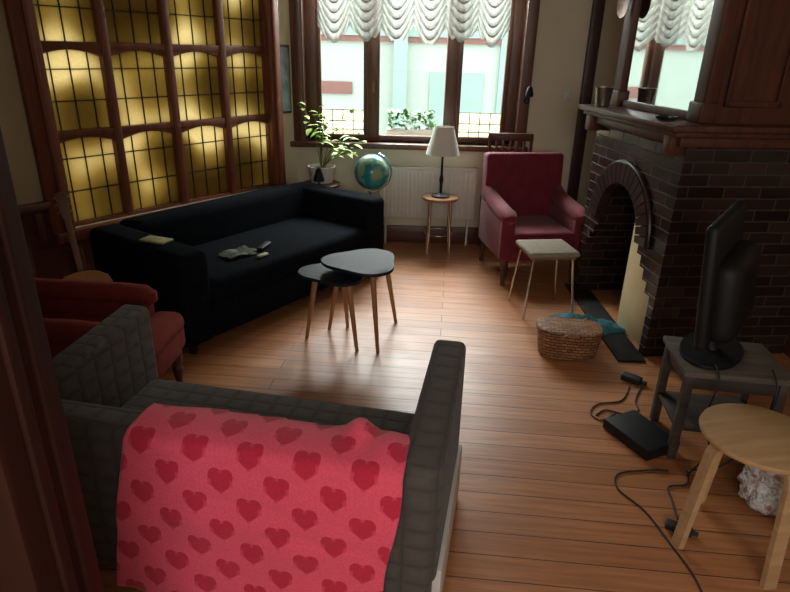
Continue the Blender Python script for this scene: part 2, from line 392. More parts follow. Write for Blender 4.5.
b.span((lx0-.02,-.0,lz0),(lx0+.02,.065,2.6),.006); b.span((lx1+.0,-.0,lz0),(lx1+.03,.065,2.6),.006)
b.obj('trim_3',LEADFR,loc=LP,rot=LA,**ST)
win=thing('window_1','wide wooden window with amber leaded glass panes','window',LP,LA,kind='structure')
b=B()
zr=[.52,1.08,1.58,2.12]; NX=4; cw=(lx1-lx0)/NX
for i in range(NX+1):
    w=.045 if i in(0,NX) else .028
    b.span((lx0+i*cw-w,-.10,lz0),(lx0+i*cw+w,-.01,lz1),.006)
for z in zr: b.span((lx0,-.095,z-.022),(lx1,-.015,z+.022),.006)
for i in range(NX):
    for j in range(3):
        xa,xb=lx0+i*cw+.025,lx0+(i+1)*cw-.025; zt=zr[j+1]-.018
        poly=[(xa,zt+.005)]+[(xa+(xb-xa)*k/14,zt-.040+.036*math.sin(math.pi*k/14)) for k in range(15)]+[(xb,zt+.005)]
        b.prism(poly,.02,.09,rot=Euler((R(90),0,0)).to_matrix())
b.obj('window_frame',LEADFR,win)
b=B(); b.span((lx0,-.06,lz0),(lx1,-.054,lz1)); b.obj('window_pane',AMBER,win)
b=B()
for i in range(NX):
    x0=lx0+i*cw
    for f in (.24,.5,.76): b.span((x0+cw*f-.0025,-.064,lz0),(x0+cw*f+.0025,-.045,lz1))
for j in range(3):
    z0=zr[j]; hh=zr[j+1]-z0
    for f in (.38,.74): b.span((lx0,-.064,z0+hh*f-.0025),(lx1,-.045,z0+hh*f+.0025))
b.obj('lead_came',LEAD,win)
bw=thing('window_2','tall brown wooden casement window with three lights','window',(0,0,0),0,kind='structure')
b=B(); yb=YB+.09
b.span((WX0,yb,WZ0),(WX0+.10,yb+.07,WZ1),.008); b.span((WX1-.09,yb,WZ0),(WX1,yb+.07,WZ1),.008)
b.span((WX0,yb,WZ0),(WX1,yb+.07,WZ0+.05),.008); b.span((WX0,yb,WZ1-.06),(WX1,yb+.07,WZ1),.008)
b.span((-.275,yb-.02,WZ0),(-.175,yb+.08,WZ1),.01); b.span((.375,yb-.02,WZ0),(.475,yb+.08,WZ1),.01)
for a,c in ((WX0+.1,-.275),(.475,WX1-.09)):
    b.span((a,yb+.01,WZ0+.05),(a+.035,yb+.06,WZ1-.06),.005); b.span((c-.035,yb+.01,WZ0+.05),(c,yb+.06,WZ1-.06),.005)
b.obj('window_frame',WINW,bw)
b=B(); b.span((WX0+.08,yb+.03,WZ0+.04),(WX1-.08,yb+.034,WZ1-.05)); b.obj('window_pane',CLEAR,bw)
b=B()
for a,c in ((WX0+.13,-.305),(.505,WX1-.12)): b.span((a,yb+.042,WZ0+.04),(c,yb+.046,1.12))
b.obj('leaded_pane',CREAMG,bw,label='small cream leaded glass panes')
b=B()
for a,c in ((WX0+.135,-.31),(.51,WX1-.125)):
    for f in (.25,.5,.75): b.span((a+(c-a)*f-.003,yb+.02,WZ0+.05),(a+(c-a)*f+.003,yb+.041,1.12))
    for z in (.96,1.03,1.12): b.span((a,yb+.02,z-.003),(c,yb+.041,z+.003))
b.obj('lead_came',LEAD,bw)
b=B(); b.cyl((-.225,yb-.03,1.33),(-.225,yb-.06,1.33),.012); b.tube([(-.225,yb-.06,1.36),(-.225,yb-.065,1.27)],.009)
b.obj('handle',BRASS,bw,label='brass handle')
b=B(); b.span((WX0-.09,YB-.03,WZ0-.05),(WX0+.01,YB+.1,2.75),.008); b.span((WX1-.01,YB-.03,WZ0-.05),(WX1+.08,YB+.1,2.75),.008)
b.span((WX0-.05,YB-.045,WZ0-.05),(WX0-.01,YB,2.75),.006)
b.span((WX0-.12,YB-.07,WZ0-.045),(WX1+.10,YB+.1,WZ0),.01)
b.obj('trim_4',WINW,**ST)
b=B(); b.span((1.48,YB-.05,0),(1.57,YB,2.75),.008); b.obj('trim_5',CASING,**ST)
b=B(); b.span((-.86,YB-.03,0),(1.48,YB,.15),.008); b.obj('baseboard_back',DWX,**ST)
b=B(); b.span((2.31,-2.2,0),(2.35,YB,.85)); b.span((2.29,-2.2,.85),(2.35,YB,.89),.008); b.obj('trim_6',DW,**ST)
b=B(); b.span((1.35,YB-.012,1.24),(1.41,YB,1.32),.004); b.span((1.368,YB-.018,1.26),(1.392,YB-.01,1.30),.002)
b.obj('light_switch',WHITE,label='small white light switch on the cream wall',category='switch')
wl=thing('wall_lamp','small black wall lamp on the window casing','lamp',(1.04,YB-.03,1.24))
b=B(); b.cyl((0,0,0),(0,-.02,0),.025); b.obj('wall_plate',BLK,wl)
b=B(); b.tube([(0,-.02,0),(.0,-.07,.0),(.0,-.09,.03),(0,-.09,.06)],.007); b.obj('arm',BLK,wl)
b=B(); b.lathe([(.03,.04),(.034,.06),(.02,.11),(.01,.12)],c=(0,-.09,0),n=24); b.obj('lamp_shade',BLK,wl)
pf=thing('picture_frame','narrow framed blue-grey picture on the wall by the corner','picture',LP,LA)
b=B(); b.span((.015,.0,1.10),(.13,.02,1.62),.004); b.obj('frame',CASING,pf)
b=B(); b.span((.03,.018,1.12),(.115,.023,1.60)); b.obj('print',PICT,pf)
b=B()
def val(u,v):
    x=-.66+u*1.50; ns=6; ph=(u*ns)%1; sw=math.sin(math.pi*ph)
    zb=1.76-.10*sw-.012*math.sin(u*23)
    z=zb+(2.42-zb)*v
    g=(v*11+sw*1.3+.3*math.sin(u*9))
    y=YB-.03-.05*abs(math.sin(g*math.pi))**.8*(.35+.65*sw)-.018*math.cos(u*ns*2*math.pi*4+v*3)*(1-.6*sw)-.03*(1-sw)
    z+=.022*math.sin(g*2*math.pi)*sw
    return Vector((x,y,z))
b.grid(val,240,150); b.obj('lace_valance',LACE,smooth=180,label='cream ruched lace balloon valance with deep scalloped swags',category='curtain')
rd=thing('radiator','white panel radiator under the window','radiator',(.28,YB-.10,0))
b=B(); b.span((-.42,-.02,.25),(.38,.0,.68),.006)
for i in range(23): b.span((-.41+i*.0335,-.027,.28),(-.41+i*.0335+.02,-.01,.65),.005)
b.obj('front_panel',WHITE,rd)
b=B(); b.span((-.43,-.025,.67),(.39,.06,.69),.004); b.span((-.43,-.02,.25),(-.42,.06,.68)); b.span((.38,-.02,.25),(.39,.06,.68)); b.span((-.42,.05,.25),(.38,.06,.68)); b.obj('casing',WHITE,rd)
for x in (.34,-.38):
    b=B(); b.cyl((x,.02,0),(x,.02,.26),.01); b.obj('pipe',WHITE,rd)
b=B(); b.cyl((-.43,.02,.63),(-.48,.02,.63),.02,.018); b.obj('valve',WHITE,rd)
# ------------------------------------------------------------ outside
b=B(); b.span((-14,5.6,-3.2),(16,22,-3.0)); b.obj('pavement',PAVE,label='pale street pavement outside the window',category='street',kind='structure')
nb=thing('neighbouring_house','pale green-white house facade across the street with red bands','house',(0,13,0))
b=B(); b.span((-9,0,-3),(11,.5,4.2)); b.obj('facade',FAC,nb)
b=B()
for x0,x1 in ((-4.6,-1.0),(2.2,6.0)): b.span((x0,-.06,.74),(x1,.0,.98))
b.span((-9,-.08,1.75),(11,0,1.86))
b.obj('wall_band',FACR,nb)
b=B(); b.span((-.15,-.3,-3),(.12,.0,4)); b.span((-9,-.12,1.86),(11,0,2.1)); b.span((2.0,-.1,-3),(2.2,0,4)); b.span((-4.6,-.05,-.2),(-1.0,0,.3)); b.span((.6,-.05,-.2),(1.7,0,1.2)); b.obj('pilaster',FACG,nb)
pl=thing('window_box','pale window box with leafy plants outside the window','planter',(.12,YB+.36,.82))
b=B(); b.span((-.24,-.08,0),(.24,.08,.13),.01); b.obj('box',PLANTER,pl)
def leaf(b,p,d,L,w,droop=.3):
    d=Vector(d).normalized(); sd=d.cross(Vector((0,0,1)))
    if sd.length<.05: sd=Vector((1,0,0))
    sd.normalize(); up=sd.cross(d)
    prev=None
    for i,(t,ww) in enumerate(((0,.08),(.25,.8),(.5,1),(.75,.7),(1,.03))):
        c=Vector(p)+d*L*t-Vector((0,0,1))*droop*L*t*t
        cur=[b.bm.verts.new(c-sd*w*ww/2+up*w*.12*ww),b.bm.verts.new(c),b.bm.verts.new(c+sd*w*ww/2+up*w*.12*ww)]
        if prev:
            b.bm.faces.new((prev[0],prev[1],cur[1],cur[0])); b.bm.faces.new((prev[1],prev[2],cur[2],cur[1]))
        prev=cur
b=B()
for i in range(170):
    p=(random.uniform(-.22,.22),random.uniform(-.06,.06),.12+random.random()*.15)
    leaf(b,p,(random.uniform(-1,1),random.uniform(-1,1),random.uniform(.2,1.2)),random.uniform(.05,.09),.035)
b.obj('foliage',LEAFD,pl)
b=B(); b.span((-.9,YB+.25,.76),(1.1,YB+.48,.82)); b.obj('trim_7',PLANTER,**ST)
# ------------------------------------------------------------ sofa (dark)
def sofa():
    s=thing('sofa','near-black navy fabric sofa with square arms by the leaded window','sofa',(-.958,3.843,0),R(55.7))
    W,D,H=1.82,.88,.60
    b=B(); b.span((-W/2,-D/2,.06),(-W/2+.20,D/2-.02,H),.045,4); b.obj('armrest',NAVY,s)
    b=B(); b.span((W/2-.20,-D/2,.06),(W/2,D/2-.02,H),.045,4); b.obj('armrest',NAVY,s)
    b=B(); b.box((0,D/2-.15,.34),(W-.38,.26,.56),.06,rot=(R(-6),0,0),seg=4); b.obj('backrest',NAVY,s)
    b=B(); b.span((-W/2+.19,-D/2+.01,.07),(W/2-.19,D/2-.2,.27),.02); b.obj('base',NAVY,s)
    b=B(); b.span((-W/2+.20,-D/2-.005,.26),(W/2-.20,D/2-.25,.41),.05,4)
    b.obj('seat_cushion',NAVY,s)
    for x in (-W/2+.08,W/2-.08):
        for y in (-D/2+.07,D/2-.1):
            b=B(); b.cyl((x,y,0),(x,y,.07),.02,.025); b.obj('leg',BLK,s)
sofa()
def onso(x,y,z):
    a=R(55.7); return (-.958+x*math.cos(a)-y*math.sin(a),3.843+x*math.sin(a)+y*math.cos(a),z)
b=B(); b.box((0,0,.007),(.16,.09,.012),.003); b.obj('folded_magazine',PAPER,loc=onso(-.81,-.12,.602),rot=R(-20),label='small yellowish folded magazine on the sofa arm',category='magazine')
b=B()
b.grid(lambda u,v:Vector(((u-.5)*.20,(v-.5)*.13,.012+.01*abs(math.sin(u*5))+.006*math.sin(v*7))),16,10)
b.grid(lambda u,v:Vector(((u-.5)*.20,(v-.5)*.13,.002)),4,4)
b.obj('magazine',MAG,loc=onso(-.32,-.20,.412),rot=R(50),label='crumpled dark printed magazine on the sofa seat',category='magazine')
b=B(); b.box((0,0,.012),(.15,.042,.02),.006); b.obj('remote_control',BLK,loc=onso(-.12,-.22,.412),rot=R(80),label='black remote control on the dark sofa seat',category='remote control')
b=B(); b.box((0,0,.010),(.08,.035,.014),.005); b.obj('remote_control',PAPER,loc=onso(-.25,-.34,.412),rot=R(60),label='small pale remote control on the dark sofa seat',category='remote control')
# ------------------------------------------------------------ grey loveseat + blanket
A10=R(-11); LC=(-.467,1.68,0)
ls=thing('loveseat','grey quilted two-seat sofa on a white base','sofa',LC,A10)
W,D,H,HB=1.35,.67,.66,.585
for sx in (-1,1):
    b=B(); x0,x1=sorted((sx*W/2,sx*(W/2-.115))); b.span((x0,-D/2+.01,.20 if sx>0 else .03),(x1,D/2,H),.025,4)
    for v in b.bm.verts:
        if v.co.z>.5: v.co.z-=max(0,(.14-(v.co.y+D/2)))*.45
    b.obj('armrest',QUILT,ls)
b=B(); b.span((-W/2+.02,-D/2,.03),(W/2-.012,-D/2+.125,HB),.03,4); b.obj('backrest',QUILT,ls)
b=B(); b.span((-W/2+.10,-D/2+.12,.20),(W/2-.10,D/2-.03,.365),.04,4); b.obj('seat_cushion',QUILT,ls)
b=B(); b.span((-W/2+.12,-D/2+.05,.02),(W/2+.014,D/2-.01,.225),.008); b.obj('base',WBASE,ls,label='white base')
b=B()
def blk(u,v):
    s=v*1.0+.085*(1-u)
    y0=-D/2-.012
    xl=-.205-.10*max(0,(s-.15))*1.1; xr=.560+.02*math.sin(s*6)
    x=xl+(xr-xl)*u
    if s<.06: p=(x,y0+.155,HB-.06+s)
    elif s<.20:
        t=(s-.06)/.14; p=(x,y0+.155-.155*t,HB+.012+.012*math.sin(math.pi*t))
    else:
        p=(x,y0-.012-.02*min(1,(s-.2)*4),HB-(s-.20)*.62)
    n=noise.noise(Vector((u*4,v*5,1)))*.014+.012*math.sin(u*9+v*2.5)*max(0,(s-.2))
    bumpz=.045*math.exp(-((u-.82)/.05)**2-((s-.08)/.05)**2)+.02*math.exp(-((u-.93)/.05)**2-((s-.12)/.06)**2)
    return Vector((p[0],p[1]-abs(n),p[2]+bumpz+n*.3))
b.grid(blk,90,100)
o=b.obj('heart_blanket',HEART,loc=LC,rot=A10,smooth=180,uvfn=lambda c:(c.x, (c.z if c.y<-.349 else c.z+ (c.y+.349)*.9)),label='pink fleece blanket with red hearts draped over the grey sofa',category='blanket')
md=o.modifiers.new('Solid','SOLIDIFY'); md.thickness=.008; md.offset=1
# ------------------------------------------------------------ armchairs
def armchair(label,loc,rot,mat,W=.66,D=.66,H=.89,ah=.60,sh=.41,legm=DLEG,aset=0,fat=1,bw=-.04,bb=.03):
    s=thing('armchair',label,'armchair',loc,rot)
    b=B(); b.span((-W/2+.09,-D/2,.20),(W/2-.09,D/2-.12,.33),.02); b.span((-W/2+(.095 if not aset else .0),-D/2-.005,.29),(W/2-(.095 if not aset else 0),D/2-.14 if not aset else -D/2+aset+.02,sh),.035 if not aset else .055,5)
    if aset: b.span((-W/2+.09,-D/2+aset,.29),(W/2-.09,D/2-.14,sh),.02,3); b.span((-W/2+.005,-D/2+.005,.20),(W/2-.005,-D/2+aset+.02,.36),.035,4)
    b.obj('seat',mat,s)
    b=B(); b.box((0,D/2-.09,(H+.25)/2),(W+bw,.14,H-.25),bb,rot=(R(-5),0,0),seg=5); b.obj('backrest',mat,s)
    for sx in (-1,1):
        b=B(); xc=sx*(W/2-.055); yf=-D/2+aset
        b.span((xc-.045,yf+.03,.20),(xc+.045,D/2-.06,ah-.05),.02,3)
        pts=[(xc,yf-.012,ah-.085),(xc,yf+.0,ah-.065),(xc,yf+.03,ah-.052),(xc,-D/4+aset/2,ah-.045),(xc,D/6,ah-(.01 if not aset else .04)),(xc,D/2-.08,ah+(.05 if not aset else -.03))]
        b.tube(pts,[r*fat for r in (.025,.048,.058,.058,.056,.05)],18)
        b.span((xc-.05,yf+.005,.20),(xc+.05,yf+.06,ah-.05),.02,3)
        b.obj('armrest',mat,s)
    for sx in (-1,1):
        for y,fr in ((-D/2+.05,1),(D/2-.08,0)):
            b=B(); x=sx*(W/2-.06)
            if fr: b.lathe([(.014,0),(.02,.01),(.016,.03),(.024,.07),(.028,.10),(.018,.115),(.03,.13),(.03,.21)],(x,y,0),16)
            else: b.tube([(x,y+.04,0),(x,y,.21)],.016,8,.022)
            b.obj('leg',legm,s,label='dark turned wooden leg')
    return s
armchair('burgundy velvet armchair with low rolled arms near the radiator',(1.02,4.45,0),R(9),RED,ah=.575)
armchair('dull brick red fabric armchair beside the dark sofa',(-1.47,2.41,0),R(88),CORAL,W=.54,D=.86,H=.60,ah=.535,sh=.40,aset=.14,fat=.95,bw=-.1,bb=.055)
# ------------------------------------------------------------ coffee tables
def ctable(name,label,c,r,z,rotz,feet,scx=1):
    s=thing(name,label,'coffee table',(c[0],c[1],0),0)
    poly=[]
    for k in range(72):
        a=2*math.pi*k/72; rr=r*(1+.13*math.cos(3*(a-rotz)))*.93
        poly.append((rr*math.cos(a)*scx,rr*math.sin(a)))
    b=B(); b.prism(poly,z-.018,z,bev=.004); b.obj('table_top',BLACKT,s)
    for fx,fy in feet:
        p=Vector((fx-c[0],fy-c[1])); q=p*.62
        b=B(); b.tube([(q.x,q.y,z-.018),(p.x,p.y,0)],.018,14,.010); b.obj('leg',LEGW,s,label='tapered wooden leg')
ctable('coffee_table','taller black rounded triangular coffee table with wooden legs',(-.19,3.17),.225,.50,R(60),[(-.09,3.01),(.01,3.42),(-.40,3.30)],.98)
ctable('coffee_table','lower black rounded triangular coffee table tucked under the taller one',(-.345,3.17),.20,.43,R(180),[(-.52,3.17),(-.21,3.02),(-.29,3.34)])
# ------------------------------------------------------------ square stool
st=thing('square_stool','low stool with a grey-brown padded seat and thin metal legs','stool',(.98,3.69,0),R(8))
b=B(); b.box((0,0,.435),(.33,.31,.035),.016,seg=4); b.obj('seat',CREAMV,st)
b=B(); b.box((0,0,.41),(.29,.27,.018)); b.obj('seat_frame',CHROME,st)
for sx in (-1,1):
    for sy in (-1,1):
        b=B(); b.tube([(sx*.13,sy*.12,.41),(sx*.165,sy*.155,.02),(sx*.167,sy*.157,0)],.008,12); b.obj('leg',CHROME,st,label='slim chrome leg')
# ------------------------------------------------------------ lamp stool + lamp
ls2=thing('round_stool','small wooden round stool with metal legs holding a lamp','stool',(.355,4.86,0))
b=B(); b.lathe([(.14,.465),(.15,.47),(.15,.485),(.145,.49)],n=40); b.obj('seat',LEGW,ls2)
for a in (45,135,225,315):
    b=B(); c,s_=math.cos(R(a)),math.sin(R(a)); b.tube([(c*.115,s_*.115,.465),(c*.122,s_*.122,.2),(c*.132,s_*.132,0)],.010,10); b.obj('leg',CHROME,ls2,label='metal leg')
b=B(); b.tube([(.116*math.cos(2*math.pi*k/32),.116*math.sin(2*math.pi*k/32),.18) for k in range(32)],.005,8,closed=True); b.obj('foot_ring',CHROME,ls2)
lp=thing('table_lamp','table lamp with white pleated shade on a small stool','lamp',(.355,4.86,.491))
b=B(); b.lathe([(.075,0),(.075,.012),(.03,.02),(.012,.03)],n=32); b.obj('base',BLK,lp)
b=B(); b.lathe([(.010,.02),(.012,.1),(.018,.14),(.010,.18),(.008,.38)],n=16); b.obj('stem',BLK,lp)
b=B(); b.lathe([(.135,.345),(.132,.35),(.075,.56)],n=96,cap=False,rf=lambda a,z:1+.02*math.sin(a*32)); b.obj('lamp_shade',SHADE,lp,smooth=180)
# ------------------------------------------------------------ globe
gl=thing('floor_globe','blue-green globe on a slim metal floor stand','globe',(-.21,4.74,0))
b=B(); b.sph((0,0,.70),.14,u=40,v=24,rot=(R(20),R(12),0)); b.obj('globe_ball',GLOBE,gl)
b=B(); pts=[(.155*math.cos(R(a)),0,.70+.155*math.sin(R(a))) for a in range(-110,75,10)]; b.tube(pts,.006,8); b.obj('meridian_arc',CHROME,gl)
b=B(); b.tube([(-.02,0,.55),(.0,0,.5),(0,0,.12)],.009,10); b.obj('column',CHROME,gl)
for a in (-60,60,180):
    b=B(); c,s_=math.cos(R(a)),math.sin(R(a)); b.tube([(0,0,.14),(c*.08,s_*.08,.09),(c*.15,s_*.15,0)],.008,8); b.obj('leg',CHROME,gl)
# ------------------------------------------------------------ plant corner
PZ=.56
ps=thing('plant_stand','small dark wooden stand in the corner behind the sofa','stand',(-.645,4.94,0))
b=B(); b.lathe([(.15,PZ-.025),(.16,PZ-.02),(.16,PZ-.005),(.155,PZ)],n=32); b.obj('stand_top',DW,ps)
for a in (30,150,270):
    b=B(); c,s_=math.cos(R(a)),math.sin(R(a)); b.tube([(c*.09,s_*.09,PZ-.02),(c*.10,s_*.10,0)],.012,8); b.obj('leg',DLEG,ps)
pp=thing('potted_plant','tall yellow-green leafy plant in a white pot near the window','plant',(-.64,4.98,PZ+.001))
b=B(); b.lathe([(.09,0),(.095,.005),(.112,.13),(.117,.135),(.107,.135),(.10,.11)],n=40); b.obj('pot',POTW,pp)
b=B(); b.lathe([(.10,.10),(.10,.112)],n=24); b.obj('soil',SOIL,pp)
b=B(); bl=B(); random.seed(8)
for i in range(13):
    a=random.uniform(0,6.28); rr=random.uniform(.05,.20); hh=random.uniform(.30,.58)
    dx=rr*math.cos(a)+(.08 if i%2 else -.02); dy=-abs(rr*math.sin(a)*.4)-.03
    if i%3==0: dx=random.uniform(.18,.27); hh=random.uniform(.16,.32)
    pts=[(0,0,.1),(dx*.3,dy*.3,.1+hh*.5),(dx*.8,dy*.8,.1+hh*.9),(dx*1.2,dy*1.2,.1+hh)]
    b.tube(pts,.004,6,.002)
    for k in range(5):
        t=.25+.75*k/4
        p=Vector(pts[1]).lerp(Vector(pts[3]),t)
        an=random.uniform(0,6.28); leaf(bl,p,(math.cos(an),-abs(math.sin(an))*.7,random.uniform(-.1,.6)),random.uniform(.07,.12),.048,.35)
b.obj('stem',STEM,pp); bl.obj('foliage',LEAF,pp,smooth=180)
bl_=thing('small_lamp','small lamp with a black bell shade beside the plant pot','lamp',(-.645,4.825,PZ+.001))
b=B(); b.lathe([(.03,0),(.03,.008),(.008,.012),(.006,.06)],n=20); b.obj('base',BLK,bl_)
b=B(); b.lathe([(.046,.04),(.042,.06),(.022,.13),(.012,.145)],n=28); b.obj('lamp_shade',BLK,bl_)
# ------------------------------------------------------------ wooden chair behind armchair
wc=thing('dining_chair','brown wooden chair with slatted back behind the armchair','chair',(.89,4.98,0),R(0))
b=B(); b.box((0,0,.45),(.34,.25,.025),.008); b.obj('seat',DW,wc)
b=B()
for sx in (-1,1): b.tube([(sx*.165,-.12,.45),(sx*.165,-.125,1.0)],.014,8)
b.box((0,-.125,.985),(.36,.025,.06),.008); b.box((0,-.125,.80),(.32,.02,.03),.006)
for i in range(5): b.box((-.11+i*.055,-.125,.89),(.02,.012,.17),.003)
b.obj('backrest',DW,wc)
for sx in (-1,1):
    for y in (-.11,.11):
        b=B(); b.tube([(sx*.155,y,.45),(sx*.155,y,0)],.016,8,.012); b.obj('leg',DW,wc)
# ------------------------------------------------------------ fireplace
FN=(1.50,3.05,0); FA=R(5.7)
fp=thing('fireplace','dark glazed brick fireplace with arched opening and wooden mantel','fireplace',FN,FA)
def face_prism(bd,poly,x0,x1):
    lo=[bd.bm.verts.new((x0,y,z)) for y,z in poly]; hi=[bd.bm.verts.new((x1,y,z)) for y,z in poly]; n=len(poly)
    bd.bm.faces.new(lo); bd.bm.faces.new(list(reversed(hi)))
    for i in range(n): bd.bm.faces.new((lo[i],hi[i],hi[(i+1)%n],lo[(i+1)%n]))
FW=1.10; ym,zs,ra,ro=.57,.60,.285,.405; ya,yz=ym-ra,ym+ra; PR=.06
arc=[(ym-ra*math.cos(math.pi*k/24),zs+ra*math.sin(math.pi*k/24)) for k in range(25)]
nearst=[];farst=[]
for k in range(4):
    z=zs-.062*k; z2=zs-.062*(k+1)
    nearst+=[(ya-.055*k,z),(ya-.055*k,z2)]; farst+=[(yz+.05*k,z),(yz+.05*k,z2)]
nearst.append((ya-.225,zs-.062*4)); farst.append((yz+.17,zs-.062*4))
nearst.append((ya-.225,0)); farst.append((yz+.17,0))
BT=1.20
b=B()
face_prism(b,[(0,0)]+list(reversed(nearst))+arc[1:-1]+farst+[(FW,0),(FW,BT),(0,BT)],-PR,.30)
b.span((.30,0,0),(.8,FW,BT))
b.obj('brick_surround',BRICK,fp)
ARCHB=plain('arch_brick',(.032,.019,.015),.28,.35,6)
b=B(); nb_=19
for k in range(nb_):
    a0=math.pi*k/nb_+.012; a1=math.pi*(k+1)/nb_-.012
    r0=ra-.003
    pl_=[(ym-r0*math.cos(a0),zs+r0*math.sin(a0)),(ym-r0*math.cos(a1),zs+r0*math.sin(a1)),(ym-ro*math.cos(a1),zs+ro*math.sin(a1)),(ym-ro*math.cos(a0),zs+ro*math.sin(a0))]
    face_prism(b,pl_,-PR-.03,-PR+.03)
b.obj('arch_ring',ARCHB,fp,label='curved ring of dark glazed arch bricks')
b=B(); b.tube([(-PR-.012,ym-(ro+.006)*math.cos(math.pi*k/30),zs+(ro+.006)*math.sin(math.pi*k/30)) for k in range(31)],.012,8); b.obj('arch_moulding',ARCHB,fp)
b=B(); b.span((.285,.06,0),(.298,FW-.06,.88)); b.obj('firebox_lining',SOOT,fp)
b=B(); b.box((-.02,.265,.385),(.012,.34,.77),.002); b.obj('fire_board',YEL,fp,label='pale yellow board standing in the opening')
b=B()
b.span((-.20,-.10,1.268),(.8,FW+.03,1.30),.008); b.span((-.165,-.07,1.24),(.8,FW+.02,1.268),.008); b.span((-.12,-.04,1.19),(.8,FW+.01,1.24),.008)
for y in (.0,FW-.08):
    b.span((-.15,y,1.14),(-.06,y+.08,1.25),.012)
b.obj('mantel_shelf',DW,fp)
b=B()
OX=0.02
b.span((OX+.03,.03,1.30),(.8,FW-.03,2.75)); 
for y0,y1 in ((.02,.13),(FW-.13,FW-.02)): b.span((OX-.02,y0,1.30),(OX+.05,y1,2.75),.01); b.span((OX-.035,y0-.01,1.30),(OX+.05,y1+.01,1.40),.01)
b.span((OX-.01,.1,1.30),(OX+.05,FW-.1,1.345),.008)
for x0,x1 in ((.10,.40),(.46,.76)):
    b.span((x0,.01,1.38),(x0+.03,.03,2.7),.005); b.span((x1-.03,.01,1.38),(x1,.03,2.7),.005); b.span((x0,.01,1.38),(x1,.03,1.41),.005)
b.obj('overmantel',DW,fp)
b=B(); b.span((OX+.005,.13,1.345),(OX+.03,FW-.13,2.6)); b.obj('mirror',MIRROR,fp,label='tall mirror set in the wooden overmantel')
b=B(); b.span((1.27,2.97,0),(1.43,4.16,.015),.005); b.obj('hearth_slab',SLATE,label='flat dark slate hearth slab in front of the fireplace',category='hearth')
b=B(); b.lathe([(.038,0),(.042,.003),(.055,.11),(.058,.115),(.052,.115),(.04,.01)],n=32,rf=lambda a,z:1+.015*math.sin(a*20)); b.obj('metal_pot',PEWTER,loc=(1.29,3.98,1.302),label='fluted grey metal pot on the mantel shelf',category='pot')
b=B(); b.lathe([(.03,0),(.05,.004),(.055,.018),(.045,.02),(.03,.01)],n=24); b.obj('small_dish',BLK,loc=(1.38,3.20,1.302),label='small dark dish on the mantel shelf',category='dish')
b=B(); b.lathe([(.0,-.004),(.045,-.004),(.08,.01),(.082,.014),(.045,.004),(.0,.004)],n=40,cap=False,rot=(0,R(-90),0)); b.obj('copper_plate',COPPER,loc=(1.368,4.07,1.90),rot=(0,0,FA),label='round dark copper plate hanging on the overmantel',category='plate')
# ------------------------------------------------------------ basket & cloth
bk=thing('wicker_basket','brown wicker basket with a lid on the floor by the hearth','basket',(1.00,3.07,0),R(-8))
def oval(a,n=3.2):
    c,s_=math.cos(a),math.sin(a); return 1/((abs(c)**n+abs(s_/.62)**n)**(1/n))
def ovl(bd,prof,n=48): bd.lathe(prof,n=n,rf=lambda a,z:oval(a))
b=B(); ovl(b,[(.15,0),(.16,.01),(.18,.15),(.175,.15),(.155,.012)]); b.obj('basket_body',WICK,bk,uvfn=lambda c:(math.atan2(c.y,c.x)*.16,c.z))
b=B(); ovl(b,[(.185,.15),(.188,.16),(.18,.175),(.12,.186),(.02,.188)]); b.obj('lid',WICK,bk)
b=B(); b.tube([(.05*math.cos(R(a))*1.2,-.12-.012,.135+.04*math.sin(R(a))) for a in range(0,181,20)],.006,8); b.obj('handle',WICK,bk)
b=B()
def cl(u,v):
    a=u*2*math.pi; r=.01+.18*v*(1+.18*math.sin(3*a+1)+.12*math.sin(5*a))
    x=r*math.cos(a)*1.1; y=r*math.sin(a)*.75
    e=max(0,1-v**3)
    z=(.040+.036*noise.noise(Vector((x*16,y*16,3)))+.022*abs(noise.noise(Vector((x*34,y*34,7)))))*e+.003
    return Vector((x,y,max(.003,z)))
b.grid(cl,90,28,closeu=True); b.obj('teal_cloth',TEAL,loc=(1.20,3.41,.016),rot=R(-20),smooth=180,label='crumpled teal cloth on the hearth behind the basket',category='cloth')
# ------------------------------------------------------------ side table, tv
sd=thing('side_table','small weathered grey-brown wooden side table holding a television','table',(1.41,2.24,0),R(-8))
TH=.42
b=B(); b.box((0,0,TH),(.42,.34,.025),.004); b.obj('table_top',GREYTOP,sd)
b=B(); b.box((0,0,TH-.045),(.37,.29,.065),.003); b.obj('apron',GREYT,sd)
for sx in (-1,1):
    for sy in (-1,1):
        b=B(); b.box((sx*.18,sy*.14,TH/2-.005),(.035,.035,TH-.01),.003); b.obj('leg',GREYT,sd)
b=B(); b.box((0,0,.15),(.38,.30,.018),.003); b.obj('shelf',GREYT,sd)
tv=thing('television','black television with curved back seen nearly edge-on','television',(1.37,2.29,TH+.0135),R(53))
b=B(); b.prism([(.2*math.cos(2*math.pi*k/40),.12*math.sin(2*math.pi*k/40)) for k in range(40)],0,.015,bev=.004); b.obj('stand_base',BLK,tv)
b=B(); b.tube([(0,0,.01),(0,.02,.06),(0,.03,.16)],.03,12,.02); b.obj('stand_neck',BLK,tv)
b=B(); b.box((0,.035,.355),(.58,.05,.50),.022,rot=(R(-6),0,0),seg=4); b.box((0,-.02,.29),(.46,.13,.34),.06,rot=(R(-6),0,0),seg=5); b.obj('housing',BLK,tv)
b=B(); b.box((0,.0605,.355),(.52,.004,.44),.001,rot=(R(-6),0,0)); b.obj('screen',SCREEN,tv)
cb=B(); cb.box((0,0,.03),(.19,.27,.055),.008); cb.obj('media_box',BLK,loc=(1.12,2.24,0),rot=R(25),label='flat black media box on the floor beside the table',category='media player')
cb=B(); cb.box((0,0,.018),(.10,.055,.032),.006); cb.box((.065,0,.015),(.03,.02,.02),.003); cb.obj('power_adapter',BLKR,loc=(1.27,2.76,0),rot=R(-40),label='black power adapter lying on the floor',category='adapter')
